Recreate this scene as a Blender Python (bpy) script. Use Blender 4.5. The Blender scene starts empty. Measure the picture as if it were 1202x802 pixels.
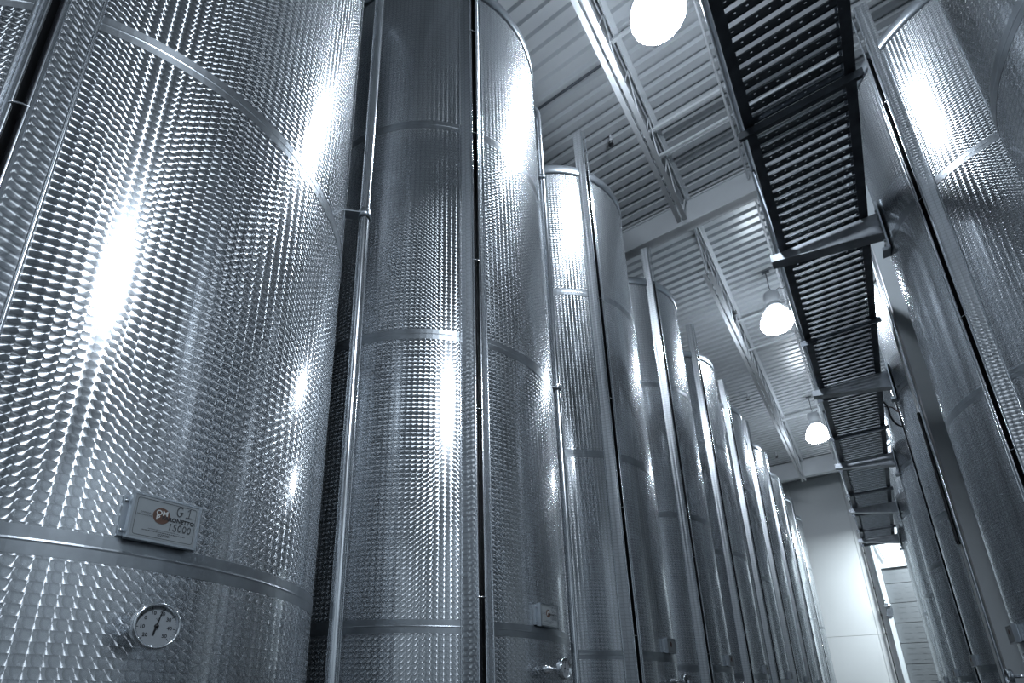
import bpy, math, random
from mathutils import Vector, Matrix
random.seed(7)
PI = math.pi
S = 1.83            # spacing of the long row of tanks, metres
EYE = 1.6           # camera height above the floor
SC = bpy.context.scene
COL = SC.collection
def W(x, y, z): return Vector((x*S, y*S, EYE + z*S))      # row units, seen from the camera -> world metres
R = math.radians

# ------------------------------------------------------------------ materials
def mat(name):
    m = bpy.data.materials.new(name); m.use_nodes = True
    m.node_tree.nodes.clear()
    return m, m.node_tree.nodes, m.node_tree.links
def out(n, l, sock):
    o = n.new('ShaderNodeOutputMaterial'); l.new(sock, o.inputs['Surface'])
def paint(name, col, rough=.5, metal=0., noise=.06, scale=3., spec=.5):
    m, n, l = mat(name)
    p = n.new('ShaderNodeBsdfPrincipled')
    p.inputs['Roughness'].default_value = rough; p.inputs['Metallic'].default_value = metal
    p.inputs['Specular IOR Level'].default_value = spec
    tc = n.new('ShaderNodeTexCoord'); nz = n.new('ShaderNodeTexNoise'); nz.inputs['Scale'].default_value = scale
    nz.inputs['Detail'].default_value = 5
    l.new(tc.outputs['Object'], nz.inputs['Vector'])
    r = n.new('ShaderNodeValToRGB')
    a = [max(0, c*(1-noise)) for c in col]; b = [min(1, c*(1+noise)) for c in col]
    r.color_ramp.elements[0].position = .35; r.color_ramp.elements[1].position = .65
    r.color_ramp.elements[0].color = (*a, 1); r.color_ramp.elements[1].color = (*b, 1)
    l.new(nz.outputs['Fac'], r.inputs['Fac']); l.new(r.outputs['Color'], p.inputs['Base Color'])
    out(n, l, p.outputs['BSDF']); return m

def math_node(n, l, op, a, b=None, c=None):
    q = n.new('ShaderNodeMath'); q.operation = op
    for i, v in enumerate((a, b, c)):
        if v is None: continue
        if isinstance(v, (int, float)): q.inputs[i].default_value = v
        else: l.new(v, q.inputs[i])
    return q.outputs[0]

def swirl(name, pu, pv, rad, col, rough, aniso, haze_rough, haze, dishing):
    """engine-turned steel: overlapping round polishing spots with circular scratches"""
    m, n, l = mat(name)
    uv = n.new('ShaderNodeUVMap'); uv.uv_map = 'UVMap'
    sp = n.new('ShaderNodeSeparateXYZ'); l.new(uv.outputs['UV'], sp.inputs[0])
    u, v = sp.outputs['X'], sp.outputs['Y']
    M = lambda *a: math_node(n, l, *a)
    j = M('FLOOR', M('DIVIDE', v, pv))
    dv = M('SUBTRACT', M('SUBTRACT', v, M('MULTIPLY', j, pv)), pv*.62)
    w = M('SQRT', M('MAXIMUM', M('SUBTRACT', rad*rad, M('MULTIPLY', dv, dv)), 1e-7))
    i = M('FLOOR', M('DIVIDE', M('ADD', u, w), pu))
    du = M('SUBTRACT', u, M('MULTIPLY', i, pu))
    tg = n.new('ShaderNodeTangent'); tg.direction_type = 'UV_MAP'; tg.uv_map = 'UVMap'
    ge = n.new('ShaderNodeNewGeometry')
    cr = n.new('ShaderNodeVectorMath'); cr.operation = 'CROSS_PRODUCT'
    l.new(ge.outputs['Normal'], cr.inputs[0]); l.new(tg.outputs[0], cr.inputs[1])
    def scale(vec, s):
        q = n.new('ShaderNodeVectorMath'); q.operation = 'SCALE'
        l.new(vec, q.inputs[0]); l.new(s, q.inputs['Scale']); return q.outputs[0]
    ad = n.new('ShaderNodeVectorMath'); ad.operation = 'ADD'
    l.new(scale(tg.outputs[0], M('MULTIPLY', dv, -1.)), ad.inputs[0]); l.new(scale(cr.outputs[0], du), ad.inputs[1])
    nm = n.new('ShaderNodeVectorMath'); nm.operation = 'NORMALIZE'; l.new(ad.outputs[0], nm.inputs[0])
    # every spot is dished a little: the normal leans towards its centre
    dish = n.new('ShaderNodeVectorMath'); dish.operation = 'ADD'
    l.new(scale(tg.outputs[0], du), dish.inputs[0]); l.new(scale(cr.outputs[0], dv), dish.inputs[1])
    sc2 = n.new('ShaderNodeVectorMath'); sc2.operation = 'SCALE'; sc2.inputs['Scale'].default_value = -dishing
    l.new(dish.outputs[0], sc2.inputs[0])
    an = n.new('ShaderNodeVectorMath'); an.operation = 'ADD'
    l.new(ge.outputs['Normal'], an.inputs[0]); l.new(sc2.outputs[0], an.inputs[1])
    nn = n.new('ShaderNodeVectorMath'); nn.operation = 'NORMALIZE'; l.new(an.outputs[0], nn.inputs[0])
    # spot outlines: the cut edge of every polishing spot is a little duller
    tu = M('DIVIDE', M('ADD', du, w), pu); tv = M('ADD', M('DIVIDE', dv, pv), .62)
    edge = M('MINIMUM', M('MINIMUM', tu, M('SUBTRACT', 1., tv)), .25)
    sh = M('ADD', M('MULTIPLY', edge, 1.2), .71)
    cm = n.new('ShaderNodeVectorMath'); cm.operation = 'SCALE'; cm.inputs[0].default_value = col; l.new(sh, cm.inputs['Scale'])
    g = n.new('ShaderNodeBsdfAnisotropic'); l.new(cm.outputs[0], g.inputs['Color'])
    g.inputs['Roughness'].default_value = rough; g.inputs['Anisotropy'].default_value = aniso
    l.new(nm.outputs[0], g.inputs['Tangent']); l.new(nn.outputs[0], g.inputs['Normal'])
    h = n.new('ShaderNodeBsdfAnisotropic'); l.new(cm.outputs[0], h.inputs['Color'])
    h.inputs['Roughness'].default_value = haze_rough; h.inputs['Anisotropy'].default_value = 0
    mx = n.new('ShaderNodeMixShader'); mx.inputs[0].default_value = haze
    l.new(g.outputs[0], mx.inputs[1]); l.new(h.outputs[0], mx.inputs[2])
    out(n, l, mx.outputs[0]); return m

STEEL = (.62, .645, .67)
M_SWIRL = swirl('swirl_polished_steel', .028, .0235, .0205, STEEL, .265, .64, .11, .24, 2.6)
M_FAIR = swirl('swirl_polished_casing', .030, .026, .021, STEEL, .34, .58, .3, .15, 4.)
M_BAND = paint('brushed_steel_band', (.36, .385, .41), .32, 1., .12, 14)
M_PIPE = paint('polished_steel_pipe', (.80, .83, .86), .17, 1., .04, 6)
M_STEEL = paint('plain_steel', (.55, .59, .63), .3, 1., .08, 5)
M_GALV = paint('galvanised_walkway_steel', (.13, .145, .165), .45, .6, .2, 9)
M_RAIL = paint('bright_rail_steel', (.78, .81, .84), .3, 1., .05, 6)
M_ARM = paint('galvanised_arm_steel', (.42, .45, .49), .45, .5, .15, 9)
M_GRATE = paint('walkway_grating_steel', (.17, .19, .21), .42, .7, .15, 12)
M_BLACK = paint('black_rubber', (.012, .013, .016), .45, 0, .2, 8)
M_SLOT = paint('shade_toned_slot_steel', (.06, .065, .07), .3, .7, .1, 8)  # shade of the deep slot put into the steel's colour
M_CABLE = paint('black_cable_jacket', (.015, .016, .02), .3, 0, .1, 8)
M_BROWN = paint('brown_cable_jacket', (.10, .045, .035), .4, 0, .1, 8)
M_DECK = paint('painted_roof_deck', (.64, .67, .70), .27, 0, .05, 1.2)
M_JOIST = paint('painted_joist_steel', (.70, .73, .76), .45, 0, .05, 2)
M_WALL = paint('white_wall_panel', (.74, .77, .79), .5, 0, .03, .6)
M_WALL2 = paint('grey_wall_panel', (.5, .53, .55), .5, 0, .05, .6)
M_COLUMN = paint('pale_column_paint', (.74, .80, .84), .45, 0, .04, 1.5)
M_FLOOR = paint('sealed_concrete_floor', (.032, .034, .037), .35, 0, .25, 1.4)
M_DOOR = paint('grey_door_steel', (.11, .12, .13), .5, .0, .08, 2)
M_CARD = paint('plate_card', (.30, .33, .35), .5, 0, .03, 30)
M_INK = paint('black_ink', (.02, .022, .027), .6, 0, .05, 20)
M_RUST = paint('brown_logo_print', (.105, .055, .04), .6, 0, .08, 30)
M_CREAM = paint('pale_logo_print', (.62, .64, .64), .6, 0, .05, 30)
M_DIAL = paint('white_dial_enamel', (.36, .39, .42), .4, 0, .02, 30)
def emit(name, col, s):
    m, n, l = mat(name)
    e = n.new('ShaderNodeEmission'); e.inputs['Color'].default_value = (*col, 1); e.inputs['Strength'].default_value = s
    out(n, l, e.outputs[0]); return m
LIGHT = (.80, .895, 1.0); PW = 900.
M_GLOW = emit('lit_acrylic_refractor', LIGHT, 21.)
M_LENS = emit('lit_lamp_lens', LIGHT, 180.)

# ------------------------------------------------------------------ mesh helpers
class MB:
    def __init__(self): self.v = []; self.f = []; self.uv = []; self.sm = []
    def add(self, verts, faces, smooth=False, uvs=None):
        o = len(self.v); self.v += [tuple(p) for p in verts]
        for k, f in enumerate(faces):
            self.f.append(tuple(o+i for i in f)); self.sm.append(smooth)
            self.uv.append(uvs[k] if uvs else None)
    def box(self, c, s, M=None):
        c = Vector(c); hx, hy, hz = s[0]/2, s[1]/2, s[2]/2
        vs = [Vector((x*hx, y*hy, z*hz)) for x in (-1, 1) for y in (-1, 1) for z in (-1, 1)]
        if M is not None: vs = [M @ p for p in vs]
        self.add([p + c for p in vs], [(0,1,3,2),(4,6,7,5),(0,4,5,1),(2,3,7,6),(0,2,6,4),(1,5,7,3)])
    def bar(self, a, b, w, h, up=Vector((0, 0, 1))):
        a = Vector(a); b = Vector(b); d = (b-a); L = d.length; d = d/L
        s = d.cross(up)
        if s.length < 1e-4: s = d.cross(Vector((1, 0, 0)))
        s.normalize(); t = s.cross(d)
        M = Matrix((s, d, t)).transposed()
        self.box((a+b)/2, (w, L, h), M)
    def tube(self, pts, r, seg=10, cap=True):
        pts = [Vector(p) for p in pts]; n = len(pts)
        tn = [(pts[min(i+1, n-1)]-pts[max(i-1, 0)]).normalized() for i in range(n)]
        x = tn[0].orthogonal().normalized(); vs = []
        for i in range(n):
            x = (x - tn[i]*x.dot(tn[i])).normalized(); y = tn[i].cross(x)
            rr = r[i] if isinstance(r, (list, tuple)) else r
            vs += [pts[i] + x*math.cos(2*PI*k/seg)*rr + y*math.sin(2*PI*k/seg)*rr for k in range(seg)]
        fs = [(i*seg+k, i*seg+(k+1) % seg, (i+1)*seg+(k+1) % seg, (i+1)*seg+k) for i in range(n-1) for k in range(seg)]
        self.add(vs, fs, True)
        if cap:
            self.add(vs[:seg], [tuple(range(seg))[::-1]]); self.add(vs[-seg:], [tuple(range(seg))])
    def lathe(self, prof, seg=32, M=None, smooth=True, uvr=None, close=False, a0=0., a1=2*PI):
        """prof: (radius, z) rows about local z; M moves it"""
        full = abs(a1-a0-2*PI) < 1e-6; m = seg if full else seg+1
        vs = []
        for (r, z) in prof:
            for k in range(m):
                a = a0 + (a1-a0)*k/seg
                p = Vector((r*math.cos(a), r*math.sin(a), z)); vs.append(M @ p if M is not None else p)
        fs = []; uvs = [] if uvr else None
        pr = list(range(len(prof)-1))
        for i in pr:
            for k in range(seg):
                k2 = (k+1) % m
                fs.append((i*m+k, i*m+k2, (i+1)*m+k2, (i+1)*m+k))
                if uvr:
                    u0 = (a0+(a1-a0)*k/seg)*uvr; u1 = (a0+(a1-a0)*(k+1)/seg)*uvr; z0 = prof[i][1]; z1 = prof[i+1][1]
                    uvs.append([(u0, z0), (u1, z0), (u1, z1), (u0, z1)])
        self.add(vs, fs, smooth, uvs)
    def quad(self, a, b, c, d, uv=None, smooth=False): self.add([a, b, c, d], [(0, 1, 2, 3)], smooth, [uv] if uv else None)
    def prism(self, poly, z0, z1):
        n = len(poly)
        vs = [(p[0], p[1], z0) for p in poly] + [(p[0], p[1], z1) for p in poly]
        self.add(vs, [tuple(range(n))[::-1], tuple(range(n, 2*n))] + [(i, (i+1) % n, n+(i+1) % n, n+i) for i in range(n)])
    def build(self, name, m, parent=None, loc=(0, 0, 0)):
        me = bpy.data.meshes.new(name); me.from_pydata(self.v, [], self.f)
        me.polygons.foreach_set('use_smooth', self.sm)
        if any(self.uv):
            lay = me.uv_layers.new(name='UVMap')
            for p, q in zip(me.polygons, self.uv):
                if q:
                    for li, c in zip(p.loop_indices, q): lay.data[li].uv = c
        me.materials.append(m); me.update()
        o = bpy.data.objects.new(name, me); COL.objects.link(o); o.location = loc
        if parent is not None: o.parent = parent
        return o
def tag(o, label=None, cat=None, group=None, kind=None):
    if label: o['label'] = label
    if cat: o['category'] = cat
    if group: o['group'] = group
    if kind: o['kind'] = kind
    return o
def empty(name, loc=(0, 0, 0)):
    o = bpy.data.objects.new(name, None); COL.objects.link(o); o.location = loc; o.empty_display_size = .2
    return o
def struct(o, label=None, cat=None): return tag(o, label, cat, None, 'structure')
def copy_tree(o, parent=None):
    c = o.copy(); COL.objects.link(c)
    if parent is not None: c.parent = parent
    for ch in list(o.children): copy_tree(ch, c)
    return c
def text_mesh(mb, s, size, place, x=0., y=0., lift=0., align='CENTER', bold=0.):
    cu = bpy.data.curves.new('lettering', 'FONT'); cu.body = s; cu.size = size
    cu.align_x = align; cu.align_y = 'CENTER'; cu.resolution_u = 3; cu.offset = bold
    o = bpy.data.objects.new('lettering', cu); COL.objects.link(o)
    me = bpy.data.meshes.new_from_object(o.evaluated_get(bpy.context.evaluated_depsgraph_get()))
    mb.add([place(x+p.co.x, y+p.co.y, lift) for p in me.vertices], [tuple(p.vertices) for p in me.polygons])
    bpy.data.objects.remove(o); bpy.data.curves.remove(cu); bpy.data.meshes.remove(me)
def ribbon(mb, pts, w, place, lift):
    P = [Vector((p[0], p[1], 0)) for p in pts]
    vs = []
    for i in range(len(P)):
        d = (P[min(i+1, len(P)-1)]-P[max(i-1, 0)]).normalized(); s = Vector((-d.y, d.x, 0))*w/2
        vs += [place(P[i].x+s.x, P[i].y+s.y, lift), place(P[i].x-s.x, P[i].y-s.y, lift)]
    mb.add(vs, [(2*i, 2*i+1, 2*i+3, 2*i+2) for i in range(len(P)-1)])
def arc(cx, cy, rx, ry, a0, a1, n=12):
    return [(cx+rx*math.cos(R(a0+(a1-a0)*k/n)), cy+ry*math.sin(R(a0+(a1-a0)*k/n))) for k in range(n+1)]
# felt-pen figures in a unit box
PEN = {
 'G': [arc(.5, .5, .42, .5, 50, 300) + [(.86, .42)], [(.5, .42), (.95, .42)]],
 '1': [[(.2, .75), (.55, 1.), (.5, 0.)], [(.1, 0.), (.95, .02)]],
 'l': [[(.55, 1.), (.45, 0.)]],
 '2': [arc(.45, .72, .38, .28, 170, -40) + [(.1, 0.)], [(.1, 0.), (.9, .02)]],
 '3': [arc(.45, .74, .35, .25, 160, -80), arc(.45, .26, .4, .26, 80, -150)],
 '4': [[(.6, 1.), (.1, .35), (.95, .38)], [(.65, .6), (.62, 0.)]],
 '5': [[(.85, 1.), (.3, .98), (.22, .58)], arc(.42, .3, .4, .3, 120, -150)],
 '0': [arc(.5, .5, .4, .48, 95, 455)],
}
def pen(mb, s, x, y, w, h, gap, lw, place, lift, slant=.08):
    for ch in s:
        for st in PEN[ch]:
            ribbon(mb, [(x+(px+slant*py)*w, y+py*h) for px, py in st], lw, place, lift)
        x += gap

# ------------------------------------------------------------------ tanks
TR = .45*S                        # shell radius
Z_BAND = [EYE+q*S for q in (.172, .985, 1.812)]
Z_BOT, Z_TOP = EYE+.172*S-1.16, EYE+2.565*S
BANDH = .062
def build_tank(side):
    """side +1: faces +x, -1: faces -x.  Local origin: floor under the tank's axis."""
    fair = -31.85 if side > 0 else -41.
    A = (lambda a: R(a)) if side > 0 else (lambda a: PI - R(a))
    def P(a, r, z): return Vector((r*math.cos(A(a)), r*math.sin(A(a)), z))
    root = empty('steel_tank')
    b = MB()
    b.lathe([(TR, Z_BOT), (TR, Z_BAND[0]), (TR, Z_BAND[1]), (TR, Z_BAND[2]), (TR, Z_TOP)], 160, None, True, TR)
    b.build('shell', M_SWIRL, root)
    for z in Z_BAND:                                   # smooth welded joints between the sheets
        b = MB(); h = BANDH/2
        b.lathe([(TR-.002, z-h), (TR+.0007, z-h+.001), (TR+.0007, z-.004), (TR+.0014, z), (TR+.0007, z+.004), (TR+.0007, z+h-.001), (TR-.002, z+h)], 160, None, False)
        b.build('weld_band', M_BAND, root)
    b = MB()                                           # plain rolled top edge
    b.lathe([(TR-.004, Z_TOP-.03), (TR+.007, Z_TOP-.03), (TR+.010, Z_TOP+.02), (TR+.007, Z_TOP+.075), (TR-.008, Z_TOP+.09), (TR-.03, Z_TOP+.082)], 160)
    b.build('top_rim', M_STEEL, root)
    b = MB()
    b.lathe([(TR-.02, Z_TOP+.08), (TR*.6, Z_TOP+.19), (.26, Z_TOP+.27), (.26, Z_TOP+.33), (.24, Z_TOP+.35), (.02, Z_TOP+.37)], 64)
    b.build('lid', M_STEEL, root)
    b = MB()
    b.lathe([(.06, Z_BOT-.28), (TR*.55, Z_BOT-.13), (TR-.004, Z_BOT), (TR-.004, Z_BOT+.02)], 64)
    b.build('cone_bottom', M_STEEL, root)
    for k in range(4):
        a = 45+90*k; p = P(a, TR*.82, 0); q = P(a, TR*.86, Z_BOT-.02)
        b = MB(); b.tube([p, q], .045, 14); b.lathe([(.0, .0), (.085, .0), (.085, .015), (.04, .03)], 18, Matrix.Translation(p)); b.build('leg', M_STEEL, root)
    # raised cable casing: two flared swirl-polished walls with a slot between
    zt, z0 = EYE+2.855*S, Z_BOT+.05
    RO, RI = .4785*S, .447*S
    rootR, rootL, lipR, lipL = P(fair+5.15, TR-.006, 0), P(fair-5.15, TR-.006, 0), P(fair+1.15, RO, 0), P(fair-1.15, RO, 0)
    def wall(mb, p, q, u0, back):
        L = (q-p).length; up0 = Vector((0, 0, z0)); up1 = Vector((0, 0, zt)); N = 1
        f = [p+up0, q+up0, q+up1, p+up1]
        mb.add(f, [(0, 1, 2, 3)], False, [[(u0, z0), (u0+L, z0), (u0+L, zt), (u0, zt)]])
        t = back.normalized()*.004
        g = [p+t, q+t]
        mb.add([p+up0, q+up0, q+up1, p+up1, g[0]+up0, g[1]+up0, g[1]+up1, g[0]+up1], [(4, 7, 6, 5), (0, 4, 5, 1), (3, 2, 6, 7), (1, 5, 6, 2)])
    c = MB()
    inR = (rootL-rootR); wall(c, rootR, lipR, .0, inR); wall(c, rootL, lipL, .006, -inR)
    cas = c.build('cable_casing', M_FAIR, root)
    e = MB()                                           # folded bright lips and the foot beads
    for p in (lipR, lipL): e.tube([p+Vector((0, 0, z0)), p+Vector((0, 0, zt))], .0042, 6)
    for a in (fair+5.3, fair-5.3):
        p = P(a, TR+.002, 0); e.tube([p+Vector((0, 0, z0)), p+Vector((0, 0, Z_TOP))], .0045, 6)
    for p, sg in ((lipR, 1), (lipL, -1)):
        d = (P(fair+1.05+sg*5, RO, 0)-P(fair+1.05, RO, 0)).normalized()
        e.box(p+d*.0045+Vector((0, 0, (z0+zt)/2)), (.003, .010, zt-z0), Matrix.Rotation(A(fair), 3, 'Z'))
    e.build('folded_edge', M_PIPE, cas)
    k = MB()
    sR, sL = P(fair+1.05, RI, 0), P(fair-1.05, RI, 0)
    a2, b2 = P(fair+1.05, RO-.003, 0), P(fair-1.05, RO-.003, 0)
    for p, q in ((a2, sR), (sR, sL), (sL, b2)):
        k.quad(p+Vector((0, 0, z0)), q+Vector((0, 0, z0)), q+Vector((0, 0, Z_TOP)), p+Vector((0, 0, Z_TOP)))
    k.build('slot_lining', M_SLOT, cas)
    k = MB(); cc = P(fair-.1, RI+.026, 0)
    k.tube([cc+Vector((0, 0, z0)), cc+Vector((0, 0, zt-.05))], .011, 10)
    k.build('cable', M_CABLE, cas)
    for z in (.24, .745, 1.245, 1.77, 2.28):
        k = MB(); zz = EYE+z*S
        k.tube([P(fair+1.3, RO+.001, zz), P(fair+.5, RO+.006, zz), P(fair-.7, RO+.006, zz), P(fair-1.5, RO+.001, zz)], .0035, 6)
        k.build('wire_clip', M_PIPE, cas)
    # standing pipe with its gooseneck and brackets
    pa = 46.5; pr = .497*S; zp = EYE+2.655*S
    k = MB(); bend = .11
    pts = [P(pa, pr, .75), P(pa, pr, zp-bend)]
    for t in range(1, 10):
        q = PI/2*t/9; pts.append(P(pa, pr-bend*(1-math.cos(q)), zp-bend+bend*math.sin(q)))
    pts += [P(pa, TR-.12, zp), P(pa, TR-.16, zp-.02), P(pa, TR-.18, zp-.2)]
    k.tube(pts, .0235, 20); pipe = k.build('standing_pipe', M_PIPE, root)
    for z in (1.13, 2.2):
        k = MB(); zz = EYE+z*S
        p, q = P(pa, TR-.005, zz), P(pa, pr-.015, zz); d = (q-p).normalized(); s = Vector((-d.y, d.x, 0))*.02
        k.box((p+q)/2, ((q-p).length, .045, .006), Matrix.Rotation(A(pa), 3, 'Z'))
        k.box(p+Vector((0, 0, -.03)), (.012, .05, .065), Matrix.Rotation(A(pa), 3, 'Z'))
        k.lathe([(.0245, -.022), (.029, -.022), (.029, .022), (.0245, .022)], 20, Matrix.Translation(P(pa, pr, zz)))
        k.build('pipe_bracket', M_STEEL, pipe)
    return root, P, A
def frame2(P, a, r, z):
    """right / up / out frame on the tank's face at angle a, as seen from the aisle"""
    o = P(a, r, z); nrm = (P(a, r+1, z)-o); right = Vector((0, 0, 1)).cross(nrm)
    return lambda x, y, d=0.: o + right*x + Vector((0, 0, y)) + nrm*d
def build_plate(root, P, text, full):
    zc = EYE+.2165*S
    pl = frame2(P, -3.9, TR, zc); w, h, d = .150, .104, .030
    k = MB()
    def slab(x0, x1, y0, y1, d0, d1):
        k.add([pl(x, y, q) for q in (d0, d1) for x, y in ((x0, y0), (x1, y0), (x1, y1), (x0, y1))],
              [(0, 3, 2, 1), (4, 5, 6, 7), (0, 1, 5, 4), (1, 2, 6, 5), (2, 3, 7, 6), (3, 0, 4, 7)])
    slab(-w/2, w/2, -h/2, h/2, .006, d)
    for (x0, x1, y0, y1) in ((-w/2-.002, w/2+.002, h/2-.003, h/2+.002), (-w/2-.002, w/2+.002, -h/2-.002, -h/2+.003), (-w/2-.002, -w/2+.003, -h/2+.003, h/2-.003), (w/2-.003, w/2+.002, -h/2+.003, h/2-.003)):
        slab(x0, x1, y0, y1, .02, d+.002)
    slab(-w/2-.012, -w/2, -h/2+.005, h/2-.005, -.004, .008); slab(w/2, w/2+.012, -h/2+.005, h/2-.005, -.008, .008)
    box = k.build('name_plate', M_STEEL, root)
    k = MB(); k.add([pl(-w/2+.004, -h/2+.004, d+.0006), pl(w/2-.004, -h/2+.004, d+.0006), pl(w/2-.004, h/2-.004, d+.0006), pl(-w/2+.004, h/2-.004, d+.0006)], [(0, 1, 2, 3)])
    k.build('card', M_CARD, box)
    for y in (-.035, .035):
        k = MB(); c = pl(-w/2-.006, y, .008); nrm = (pl(0, 0, 1)-pl(0, 0, 0)).normalized()
        k.lathe([(.005, 0), (.005, .003), (.002, .005), (.0005, .005)], 10, Matrix.Translation(c) @ nrm.to_track_quat('Z', 'Y').to_matrix().to_4x4()); k.build('screw', M_PIPE, box)
    place = lambda x, y, q=0.: pl(x, y, d+.0012+q)
    k = MB(); k.add([place(-.011+.019*math.cos(2*PI*i/40), .010+.019*math.sin(2*PI*i/40)) for i in range(40)], [tuple(range(40))])
    k.build('logo_disc', M_RUST, box)
    k = MB()                                           # ruled border with rounded corners, print and felt pen
    bx, by, rr = w/2-.0095, h/2-.0095, .005
    ring = arc(bx-rr, by-rr, rr, rr, 0, 90, 5)+arc(-bx+rr, by-rr, rr, rr, 90, 180, 5)+arc(-bx+rr, -by+rr, rr, rr, 180, 270, 5)+arc(bx-rr, -by+rr, rr, rr, 270, 360, 5)
    ribbon(k, ring+[ring[0]], .0009, place, 0)
    if full:
        text_mesh(k, 'PARONETTO', .0125, place, .027, .0060, .0009, bold=.0004)
        text_mesh(k, 'OFFICINE', .0050, place, -.045, .0105)
        text_mesh(k, 'MECCANICHE', .0050, place, -.047, .0045)
        text_mesh(k, 'OFFICINE MECCANICHE PARONETTO S.R.L.', .0036, place, .0, -.0245)
        for y, a, b in ((-.0290, -.047, .047), (-.0332, -.013, .013), (-.0364, -.013, .013)):   # worn small print
            x = a
            while x < b:
                q = random.uniform(.0015, .004); ribbon(k, [(x, y), (min(b, x+q), y)], .0016, place, 0); x += q+.0011
    if text:
        pen(k, text[0], .019, .0185, .0165, .0225, .0215, .0019, place, .0012)
        pen(k, text[1], .006, -.0185, .0088, .0155, .0108, .0017, place, .0012)
    k.build('lettering', M_INK, box)
    if full:
        k = MB(); text_mesh(k, 'OM', .0165, place, -.0105, .0165, .0006, bold=.0004); text_mesh(k, 'P', .0165, place, -.0185, .0045, .0006, bold=.0004)
        k.build('logo_lettering', M_CREAM, box)
def build_thermometer(root, P, full):
    zc = EYE+.0835*S
    pl = frame2(P, -4.3, TR, zc); st = .078; rd = .0475
    def MX(d):
        o = pl(0, 0, d); x = (pl(1, 0, d)-o); y = (pl(0, 1, d)-o); z = (pl(0, 0, d+1)-o)
        M = Matrix((x, y, z)).transposed().to_4x4(); M.translation = o; return M
    k = MB()
    k.lathe([(.001, -.004), (.019, -.004), (.019, .006), (.014, .008), (.014, .026), (.009, .028), (.009, st), (.02, st+.002), (rd-.003, st+.004), (rd, st+.008), (rd, st+.026), (rd-.001, st+.030), (rd-.004, st+.031), (rd-.006, st+.029), (rd-.0065, st+.020), (rd-.007, st+.0195)], 48, MX(0))
    th = k.build('thermometer', M_PIPE, root)
    k = MB(); f = st+.0205; place = lambda x, y, q=0.: pl(x, y, f+q)
    k.add([place((rd-.006)*math.cos(2*PI*i/48), (rd-.006)*math.sin(2*PI*i/48), -.0005) for i in range(48)], [tuple(range(48))])
    k.build('dial_face', M_DIAL, th)
    k = MB()
    def ang(t): return 225-(t+20)*270/70.
    for t in range(-20, 51, 2):
        a = R(ang(t)); big = t % 10 == 0; r1 = .0395; r0 = .0345 if big else .0375
        ribbon(k, [(r0*math.cos(a), r0*math.sin(a)), (r1*math.cos(a), r1*math.sin(a))], .0016 if big else .0007, place, 0)
    if full:
        for t in range(-20, 51, 10):
            a = R(ang(t)); text_mesh(k, str(abs(t)), .0105, place, .0272*math.cos(a), .0272*math.sin(a), 0, bold=.0003)
        text_mesh(k, '°C', .006, place, 0, .013, 0)
    k.build('dial_marking', M_INK, th)
    k = MB(); a = R(ang(18.5)); c, s = math.cos(a), math.sin(a)
    k.add([place(-.019*c-.0022*s, -.019*s+.0022*c, .002), place(-.019*c+.0022*s, -.019*s-.0022*c, .002), place(.039*c+.0007*s, .039*s-.0007*c, .002), place(.039*c-.0007*s, .039*s+.0007*c, .002)], [(0, 1, 2, 3)])
    k.lathe([(.004, 0), (.004, .004), (.0005, .0045)], 16, MX(f))
    k.build('needle', M_BLACK, th)

ORD = ['', 'second', 'third', 'fourth', 'fifth', 'sixth', 'seventh', 'eighth', 'ninth', 'tenth']
lt, LP, LA = build_tank(+1)
rt, RP, RA = build_tank(-1)
LEFT, RIGHT = [], []
for i in range(10):
    t = lt if i == 0 else copy_tree(lt); t.location = W(-1.16, .34+i, 0); t.location.z = 0; LEFT.append(t)
RY = [1.07, 2.615, 4.13, 5.66, 7.17, 8.63]
for i, y in enumerate(RY):
    t = rt if i == 0 else copy_tree(rt); t.location = W(.777, y, 0); t.location.z = 0; RIGHT.append(t)
for ch in LEFT[0].children:                             # the casing of the G1 tank sits a little further round
    if ch.name.startswith('cable_casing'): ch.rotation_euler = (0, 0, R(-3.8))
for i, t in enumerate(LEFT):
    build_plate(t, LP, ('G1', 'l5000') if i == 0 else (('G2', 'l5000') if i == 1 else None), i < 2)
    build_thermometer(t, LP, i < 2)
    tag(t, 'tall swirl-polished steel tank with the card reading G1 and 15000' if i == 0 else
        (ORD[i]+' swirl-polished steel tank of the long row, counted from the G1 tank'), 'tank', 'tall tanks in the long row')
for i, t in enumerate(RIGHT):
    build_plate(t, RP, None, False); build_thermometer(t, RP, False)
    tag(t, ['swirl-polished tank at the near end of the walkway row, mirroring the dark rungs',
            'swirl-polished tank just before the pale column, with lamp glare near its top',
            'swirl-polished tank just beyond the pale column, beside the walkway',
            'second swirl-polished tank beyond the pale column, where the loose cables end',
            'third swirl-polished tank beyond the pale column, beside the walkway',
            'swirl-polished tank last in the walkway row, nearest the grey door'][i], 'tank', 'tall tanks beside the walkway')

# ------------------------------------------------------------------ the room
ZD = EYE+3.42*S                   # underside of the roof deck
X0, X1, Y0, Y1 = -2.02*S, 4.6*S, -4.6*S, 10.05*S
b = MB(); b.box(((X0+X1)/2, (Y0+Y1)/2, -.1), (X1-X0+.4, Y1-Y0+.4, .2)); struct(b.build('floor', M_FLOOR))
b = MB()                          # ribbed roof deck: 15 cm ribs running across the aisle
pitch = .1505; y = Y0-.1; prof = []
while y < Y1+.1:
    prof += [(y, ZD), (y+.085, ZD), (y+.100, ZD+.042), (y+.135, ZD+.042)]; y += pitch
xs = [X0-.1, X1+.1]
vs = [(x, p[0], p[1]) for p in prof for x in xs]
b.add(vs, [(2*i, 2*i+2, 2*i+3, 2*i+1) for i in range(len(prof)-1)])
b.box(((X0+X1)/2, (Y0+Y1)/2, ZD+.25), (X1-X0+.4, Y1-Y0+.4, .2))
struct(b.build('ceiling', M_DECK))
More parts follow.
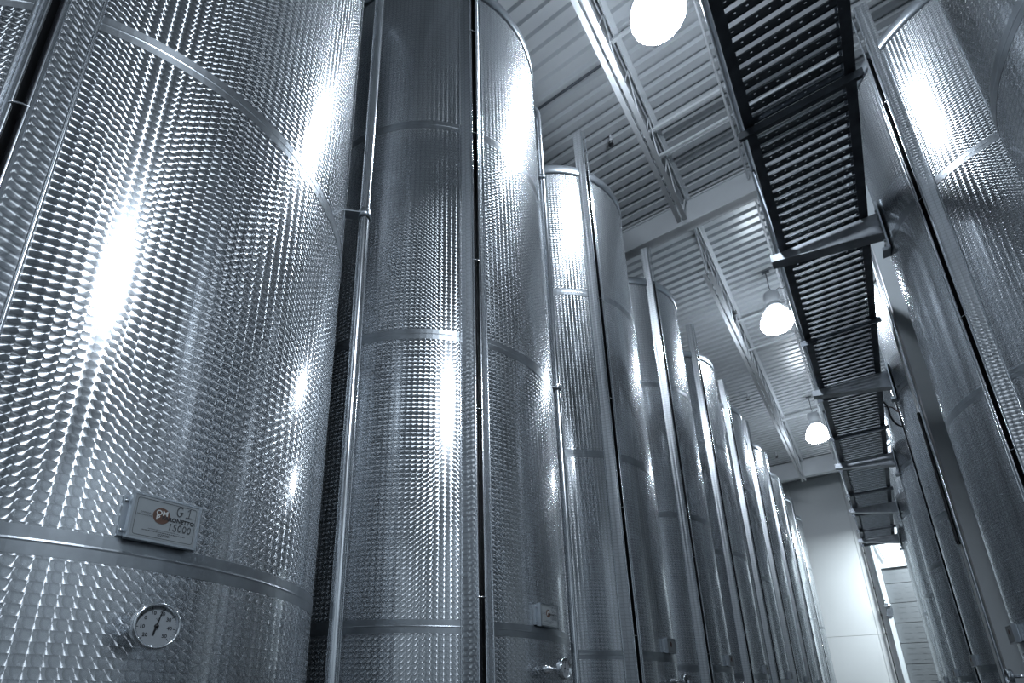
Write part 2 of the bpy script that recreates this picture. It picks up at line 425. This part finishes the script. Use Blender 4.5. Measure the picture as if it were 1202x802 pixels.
for nm, c, s in (('wall_left', (X0-.1, (Y0+Y1)/2, 4), (.2, Y1-Y0+.4, 8.2)), ('wall_right', (X1+.1, (Y0+Y1)/2, 4), (.2, Y1-Y0+.4, 8.2)), ('wall_back', ((X0+X1)/2, Y0-.1, 4), (X1-X0, .2, 8.2))):
    b = MB(); b.box(c, s); struct(b.build(nm, M_WALL2))
# end wall of insulated panels, 1.1 m wide with shallow joints
b = MB(); x = X0
dx0, dx1, dz1 = .075*S, 1.05*S, EYE+1.86*S
def wallbox(x0, x1, z0, z1): b.box(((x0+x1)/2, Y1+.1, (z0+z1)/2), (x1-x0, .2, z1-z0))
xj = [X0, -1.55*S, -.845*S, -.14*S, dx0, dx1, 1.8*S, 2.6*S, 3.4*S, X1]
for i in range(len(xj)-1):
    g = .004
    lo = dz1 if abs(xj[i]-dx0) < 1e-6 else 0.
    zz = [lo] + [q for q in (EYE+.935*S,) if q > lo+.05] + [8.1]
    for a, c in zip(zz[:-1], zz[1:]): wallbox(xj[i]+g, xj[i+1]-g, a+(g if a > lo else 0), c-g)
b.box(((X0+X1)/2, Y1+.23, 4), (X1-X0, .05, 8.2))
struct(b.build('wall_end', M_WALL))
# sectional door in the end wall
d = empty('door_1', ((dx0+dx1)/2, Y1, 0)); struct(d)
k = MB(); h = .51; z = 0.
while z < dz1-.01:
    t = min(z+h, dz1); k.box((0, .09, (z+t)/2), (dx1-dx0-.02, .05, t-z-.014))
    for r_ in range(3):
        zz = z+.11+.14*r_
        if zz > t-.05: continue
        q = -(dx1-dx0)/2+.12
        while q < (dx1-dx0)/2-.2:
            k.box((q+.1, .064, zz), (.17, .004, .012)); q += .27
    z = t
k.build('door_leaf', M_DOOR, d)
k = MB()
for sx in (-1, 1):
    k.box((sx*((dx1-dx0)/2+.05), -.03, dz1/2), (.10, .10, dz1))
k.build('door_frame', M_COLUMN, d)
# main beams across the hall
def beam(y0, zt, zb, nm, lab):
    k = MB(); fw = .085*S
    yc = y0*S+fw/2; za, zz = EYE+zt*S, EYE+zb*S
    k.box(((X0+X1)/2, yc, zz+.012), (X1-X0, fw, .024)); k.box(((X0+X1)/2, yc-.01, (za+zz)/2), (X1-X0, .10, za-zz)); k.box(((X0+X1)/2, yc, za-.012), (X1-X0, fw, .024))
    return struct(k.build(nm, M_JOIST), lab, 'beam')
beam(3.40, 3.40, 3.195, 'roof_beam', 'white painted roof beam crossing the hall above the pale column')
beam(9.10, 3.40, 3.15, 'roof_beam', 'white painted roof beam crossing the hall just before the end wall')
beam(-2.3, 3.40, 3.195, 'roof_beam', 'white painted roof beam crossing behind the camera')
# open-web joists along the hall
def joist(x, y0, y1, lab):
    k = MB(); xt = x*S; zt = EYE+3.395*S; zb = EYE+2.985*S
    for s in (-1, 1):
        k.box((xt+s*.037, (y0+y1)/2*S, zt-.008), (.05, (y1-y0)*S, .008)); k.box((xt+s*.016, (y0+y1)/2*S, zt-.035), (.008, (y1-y0)*S, .05))
        k.box((xt+s*.034, (y0+y1)/2*S, zb+.006), (.045, (y1-y0-.5)*S, .008)); k.box((xt+s*.016, (y0+y1)/2*S, zb+.03), (.008, (y1-y0-.5)*S, .045))
    n = int(round((y1-y0-.5)*S/.62)); a = (y0+.25)*S; st = (y1-y0-.5)*S/n
    for i in range(n):
        k.tube([(xt, a+i*st, zb+.03), (xt, a+(i+.5)*st, zt-.03)], .007, 6, False); k.tube([(xt, a+(i+.5)*st, zt-.03), (xt, a+(i+1)*st, zb+.03)], .007, 6, False)
    k.tube([(xt, a, zb+.03), (xt, y0*S+.05, zt-.04)], .012, 6, False); k.tube([(xt, a+n*st, zb+.03), (xt, y1*S-.05, zt-.04)], .012, 6, False)
    return struct(k.build('roof_joist', M_JOIST), lab, 'joist')
joist(-.535, -2.2, 3.395, 'white open-web roof joist passing beside the largest lamp')
joist(-.535, 3.49, 9.095, 'white open-web roof joist passing beside the middle and farthest lamps')
joist(1.25, -2.2, 3.395, 'white open-web roof joist above the near end of the walkway tanks')
joist(1.25, 3.49, 9.095, 'white open-web roof joist above the far end of the walkway tanks')
# bridging bars between the joists
for y in (2.08, 2.70, 2.90, 5.0, 5.55, 7.4):
    k = MB(); k.bar(W(-.56, y, 3.34), W(1.25, y, 3.34), .032, .032); struct(k.build('joist_bridging', M_JOIST), 'slim white bridging bar crossing under the roof deck', 'bridging bar')
k = MB(); k.tube([W(-2.0, 2.137, 3.31), W(-.56, 2.137, 3.31)], .014, 8); tag(k.build('roof_conduit', M_GALV), 'thin dark conduit running across the roof from the long row to the joist', 'conduit')
k = MB(); k.tube([W(-.135, -2.2, 3.31), W(-.138, 3.39, 3.31)], .013, 8); tag(k.build('roof_conduit', M_JOIST), 'thin white conduit running lengthwise between the largest lamp and the walkway', 'conduit')
k = MB(); k.tube([W(-.135, 3.5, 3.31), W(-.138, 9.09, 3.31)], .013, 8); tag(k.build('roof_conduit', M_JOIST), 'thin white conduit running lengthwise beyond the roof beam', 'conduit')
# building column between two tanks of the walkway row
k = MB(); cx0, cx1, cy0, cy1 = .352, .62, 3.30, 3.57
k.box(((cx0+cx1)/2*S, (cy0+cy1)/2*S, (EYE+3.195*S)/2), ((cx1-cx0)*S, (cy1-cy0)*S, EYE+3.195*S))
struct(k.build('column', M_COLUMN), 'pale painted square column between two tanks of the walkway row', 'column')
k = MB(); k.tube([W(.343, 3.325, -.85), W(.343, 3.325, 3.1)], .012, 10)
tag(k.build('column_conduit', M_PIPE), 'shiny conduit running up the edge of the pale column', 'conduit')

k = MB(); k.tube([W(.345, 3.50, .72), W(.3445, 3.50, 1.05), W(.3455, 3.49, 1.30), W(.344, 3.48, 1.42)], .014, 8)  # thin black upright strip along the column's side face
tag(k.build('column_dark_strip', M_CABLE), 'thin black strip running down the narrow side of the pale column', 'cable')

# ------------------------------------------------------------------ lamps
def lamp_proto():
    root = empty('high_bay_lamp')
    k = MB(); k.lathe([(.10, .20), (.13, .19), (.18, .13), (.215, .07), (.24, .0), (.257, -.06), (.255, -.11)], 20)
    k.build('refractor', M_GLOW, root)
    k = MB(); k.lathe([(.255, -.11), (.25, -.135), (.215, -.195), (.13, -.237), (.01, -.25)], 20)
    k.build('lens', M_LENS, root)
    k = MB(); k.lathe([(.0, .56), (.05, .56), (.11, .53), (.125, .50), (.125, .30), (.11, .26), (.135, .24), (.135, .20), (.09, .19)], 24)
    k.build('ballast_housing', M_JOIST, root)
    k = MB(); top = (ZD-(EYE+2.95*S))/.85
    k.tube([(0, 0, .56), (0, 0, .60), (.012, 0, .625), (.0, 0, .65), (0, 0, top)], .008, 8); k.box((0, 0, top-.01), (.12, .06, .015))
    k.build('hanger', M_GALV, root)
    k = MB(); k.tube([(.06, 0, .55), (.14, .02, .60), (.20, .03, .56), (.26, .03, .62), (.22, .03, .70), (.24, .02, top)], .006, 8)
    k.build('power_cord', M_CABLE, root)
    k = MB()
    for q in range(4):
        a = PI/4+q*PI/2; c, s = math.cos(a), math.sin(a)
        k.bar((.11*c, .11*s, .27), (.25*c, .25*s, .0), .012, .004)
    k.lathe([(.244, -.012), (.254, -.012), (.254, .008), (.244, .008), (.244, -.012)], 28)
    k.build('refractor_clamp', M_STEEL, root)
    return root
lamp = lamp_proto()
for i, (x, y, lb) in enumerate(((-.262, 1.83, 'glowing round high bay lamp, largest of the three, above the near tanks'), (-.219, 4.56, 'glowing round high bay lamp of middle size, hanging beside the walkway edge'), (-.204, 7.11, 'glowing round high bay lamp, smallest and nearest the end wall'))):
    t = lamp if i == 0 else copy_tree(lamp); t.location = W(x, y, 2.95); t.scale = (.85,)*3
    tag(t, lb, 'lamp', 'high bay lamps')
def hidden_lamp(x, y, z=2.95, e=PW, r=.25):
    # lamps of the same kind outside the frame: a downward beam and a weaker glow all round
    l = bpy.data.lights.new('high_bay_beam', 'SPOT'); l.energy = e; l.color = LIGHT; l.shadow_soft_size = r; l.spot_size = R(160); l.spot_blend = .25
    o = bpy.data.objects.new('high_bay_beam', l); COL.objects.link(o); o.location = W(x, y, z)
    l = bpy.data.lights.new('high_bay_glow', 'POINT'); l.energy = e*.05; l.color = LIGHT; l.shadow_soft_size = r
    o = bpy.data.objects.new('high_bay_glow', l); COL.objects.link(o); o.location = W(x, y, z+.1)
for x, y, e in ((-.4, -3.4, .4), (2.45, -1.0, 1.15)): hidden_lamp(x, y, 2.95, PW*e)
# added fill light, unseen behind the last walkway tank, to brighten the end wall
l = bpy.data.lights.new('end_wall_fill', 'AREA'); l.shape = 'RECTANGLE'; l.size = 2.2; l.size_y = .3; l.energy = 850; l.color = (.86, .96, 1.)
o = bpy.data.objects.new('end_wall_fill', l); COL.objects.link(o); o.location = W(1.35, 9.40, 2.50)

# sprinkler heads
for i, (x, y, lb) in enumerate(((-.751, 2.547, 'small dark sprinkler head under the roof deck before the roof beam'), (-.512, 4.70, 'small dark sprinkler head under the roof deck, first beyond the roof beam'), (-.735, 6.367, 'small dark sprinkler head under the roof deck, second beyond the roof beam'), (-.758, 8.32, 'small dark sprinkler head under the roof deck, farthest along'))):
    t = empty('sprinkler_head', W(x*3.36/3.25, y*3.36/3.25, 3.36)); zt = ZD-t.location.z
    tag(t, lb, 'sprinkler', 'sprinkler heads')
    k = MB(); k.tube([(0, 0, .03), (0, 0, zt+.045)], .012, 8); k.lathe([(.0, .06), (.02, .06), (.022, .03), (.012, .02)], 12); k.build('drop_pipe', M_JOIST, t)
    k = MB(); k.lathe([(.0, -.045), (.03, -.045), (.03, -.041), (.008, -.038), (.008, -.02)], 14)
    for s in (-1, 1): k.tube([(s*.008, 0, .03), (s*.022, 0, .0), (s*.008, 0, -.035)], .005, 6)
    k.build('deflector', M_BLACK, t)

# ------------------------------------------------------------------ walkway
ZW = 2.0; wy0, wy1 = .2, 8.94; xi0, xi1 = -.020, .262
wk = empty('walkway', W(.12, .2, ZW)); tag(wk, 'long narrow metal walkway with slotted plank floor bolted along the tanks', 'walkway')
WO = wk.location.copy()
def L(x, y, z): return W(x, y, z)-WO
ys = [wy0, 1.03, 1.836, 2.638, 3.422, 4.226, 4.99, 5.754, 6.584, 7.342, 8.106, 8.924]
pit = .0511
for a, c in zip(ys[:-1], ys[1:]):
    k = MB(); n = int(round((c-a)/pit)); st = (c-a)/n
    wpl = .0305*S                                        # plank width, the rest is an open slot
    nh = 8; wx = (xi1-xi0)*S
    for i in range(n):
        yc = (a+(i+.5)*st)*S
        # plank top split into strips around a row of small drain holes
        hs = wx/nh; hw = .011; hd = .0065; x0 = xi0*S; z = EYE+ZW*S+.018
        def slab(xa, xb, ya, yb):
            k.box(((xa+xb)/2-WO.x, (ya+yb)/2-WO.y, z-WO.z), (xb-xa, yb-ya, .003))
        slab(x0, x0+wx, yc-wpl/2, yc-hd/2); slab(x0, x0+wx, yc+hd/2, yc+wpl/2)
        off = hs*.5 if i % 2 else 0.
        xx = x0
        for q in range(nh+1):
            hx = x0+off+hs*(q+.25)
            if hx-hw/2 > x0+wx: break
            if hx-hw/2 > xx: slab(xx, hx-hw/2, yc-hd/2, yc+hd/2)
            xx = hx+hw/2
        if xx < x0+wx: slab(xx, x0+wx, yc-hd/2, yc+hd/2)
        for s in (-1, 1): k.box((x0+wx/2-WO.x, yc+s*(wpl/2-.0015)-WO.y, z-.004-WO.z), (wx, .003, .010))
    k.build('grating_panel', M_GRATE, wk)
for xa, xb in ((-.048, -.018), (.258, .288)):
    k = MB(); z = EYE+ZW*S
    k.box(((xa+xb)/2*S-WO.x, (wy0+wy1)/2*S-WO.y, z-WO.z-.006), ((xb-xa)*S, (wy1-wy0)*S, .007))
    xo = xa if xa < 0 else xb
    k.box((xo*S-WO.x, (wy0+wy1)/2*S-WO.y, z-WO.z+.055), (.007, (wy1-wy0)*S, .125))
    k.box(((xa+xb)/2*S-WO.x, (wy0+wy1)/2*S-WO.y, z-WO.z+.115), ((xb-xa)*S, (wy1-wy0)*S, .007))
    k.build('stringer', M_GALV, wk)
k = MB(); k.tube([L(-.0755, wy0, ZW+.52), L(-.0755, wy1, ZW+.52)], .022, 16); k.build('handrail', M_RAIL, wk)
for y in (1.05, 2.545, 4.06, 5.59, 7.10, 8.56):
    k = MB(); k.tube([L(-.046, y, ZW+.01), L(-.048, y, ZW+.06), L(-.0755, y, ZW+.52)], .014, 10); k.build('handrail_post', M_GALV, wk)
for y in ys[1:]:                                        # angle-iron cross bars
    k = MB(); k.bar(L(-.074, y, ZW-.010), L(.306, y, ZW-.010), .075, .007); k.bar(L(-.074, y-.0195, ZW-.026), L(.306, y-.0195, ZW-.026), .007, .06)
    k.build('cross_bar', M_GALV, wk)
for y in (2.575, 4.09, 5.62, 7.13, 8.59):               # tapered arms bolted to the tanks
    k = MB(); t = .006
    zt, za, zb = ZW-.010, ZW-.050, ZW-.125
    xl, xr = -.088, .318
    for yo in (-.018, .018):
        p = [L(xl, y+yo, zt), L(xl, y+yo, za), L(xr, y+yo, zb), L(xr, y+yo, zt)]
        q = [v+Vector((0, t, 0)) for v in p]
        k.add(p+q, [(0, 1, 2, 3), (7, 6, 5, 4), (0, 4, 5, 1), (1, 5, 6, 2), (2, 6, 7, 3), (3, 7, 4, 0)])
    p0, p1 = L(xl, y, za), L(xr, y, zb)
    k.bar(p0, p1, .105, .007)
    k.bar(L(xl, y, za-.001), L(xl, y, zt), .10, .007, Vector((1, 0, 0)))
    arm = k.build('support_arm', M_ARM, wk)
    k = MB(); k.box(L(.3225, y, (2.04+1.79)/2), (.012, .12, .25*S)); k.box(L(.312, y, 1.795), (.045, .10, .03))
    for zz in (1.84, 1.92, 2.0):
        for s in (-1, 1): k.lathe([(.011, 0), (.011, .008), (.001, .009)], 6, Matrix.Translation(L(.319, y+s*.018, zz)) @ Matrix.Rotation(-PI/2, 4, 'Y'))
    k.build('mounting_plate', M_STEEL, arm)

# loose cables between the walkway and the second tank beyond the column
def smooth(pts, n=8):
    P = [Vector(p) for p in pts]; o = []
    for i in range(len(P)-1):
        p0, p1, p2, p3 = P[max(i-1, 0)], P[i], P[i+1], P[min(i+2, len(P)-1)]
        for k in range(n):
            t = k/n; o.append(.5*((2*p1)+(p2-p0)*t+(2*p0-5*p1+4*p2-p3)*t*t+(3*p1-p0-3*p2+p3)*t**3))
    return o+[P[-1]]
k = MB(); k.tube(smooth([W(.291, 4.6, 2.03), W(.307, 4.6, 1.972), W(.309, 4.6, 1.89), W(.331, 4.62, 1.837), W(.366, 4.64, 1.824), W(.42, 4.55, 1.84)]), .011, 8)
tag(k.build('hanging_cable', M_CABLE), 'black cable sagging from the walkway edge to the tank beside it', 'cable')
k = MB(); k.tube(smooth([W(.291, 4.62, 1.99), W(.331, 4.62, 1.97), W(.36, 4.62, 1.927), W(.42, 4.5, 1.88)]), .008, 8)
tag(k.build('hanging_cable', M_BROWN), 'thin brown cable crossing the black cable beside the walkway', 'cable')

# ------------------------------------------------------------------ on the end wall
yw = 10.05
k = MB(); pts = [W(-.062+.012*min(1, t/12), yw-.02, 2.5-2.6*t/20) for t in range(21)]
k.tube(pts+[Vector((pts[-1].x, pts[-1].y, .0))], .012, 8)
for t in (3, 7, 10, 12): k.lathe([(.0, -.05), (.02, -.03), (.022, .03), (.0, .05)], 10, Matrix.Translation(pts[t]))
tag(k.build('pull_chain', M_BLACK), 'dark pull chain hanging down the white end wall beside the door', 'chain')
dv = empty('door_hoist', W(.035, yw-.03, 1.28)); tag(dv, 'small steel hoist head fixed by the grey door on the end wall', 'door hoist')
k = MB(); k.lathe([(.0, .13), (.07, .13), (.09, .09), (.09, .04), (.06, .02)], 20, Matrix.Rotation(R(20), 4, 'Y')); k.build('reel', M_PIPE, dv)
k = MB(); k.box((.03, 0, -.10), (.13, .10, .22), Matrix.Rotation(R(12), 3, 'Y')); k.box((.0, .03, .0), (.05, .04, .2)); k.build('gear_case', M_GALV, dv)
k = MB(); k.tube([W(.022, yw-.035, 2.6), W(.03, yw-.035, 1.4)], .045, 12)
k.tube([W(.035, yw-.03, 2.45), W(.16, yw-.03, 1.95)], .02, 8)
tag(k.build('door_track', M_COLUMN), 'pale vertical door track with a slanting brace on the end wall', 'door track')

# ------------------------------------------------------------------ camera, view
cam = bpy.data.cameras.new('camera'); co = bpy.data.objects.new('camera', cam); COL.objects.link(co)
cam.sensor_fit = 'HORIZONTAL'; cam.sensor_width = 36; cam.lens = 655./1202*36
cam.shift_x = (601-535)/1202; cam.shift_y = (595-401)/1202
cam.clip_start = .02; cam.clip_end = 200
co.location = (0, 0, EYE); co.rotation_euler = (R(90+19.504), 0, R(37.417))
SC.camera = co
w = bpy.data.worlds.new('world'); SC.world = w; w.use_nodes = True
w.node_tree.nodes['Background'].inputs[0].default_value = (.6, .75, 1, 1); w.node_tree.nodes['Background'].inputs[1].default_value = .02
SC.view_settings.view_transform = 'Standard'; SC.view_settings.look = 'None'
SC.view_settings.exposure = 0.; SC.view_settings.gamma = 1.; SC.view_settings.use_curve_mapping = False
SC.cycles.use_denoising = True; SC.cycles.denoising_prefilter = 'NONE'
SC.cycles.max_bounces = 7; SC.cycles.glossy_bounces = 5; SC.cycles.diffuse_bounces = 3
SC.cycles.caustics_reflective = False; SC.cycles.blur_glossy = 1.
SC.cycles.sample_clamp_indirect = 2.
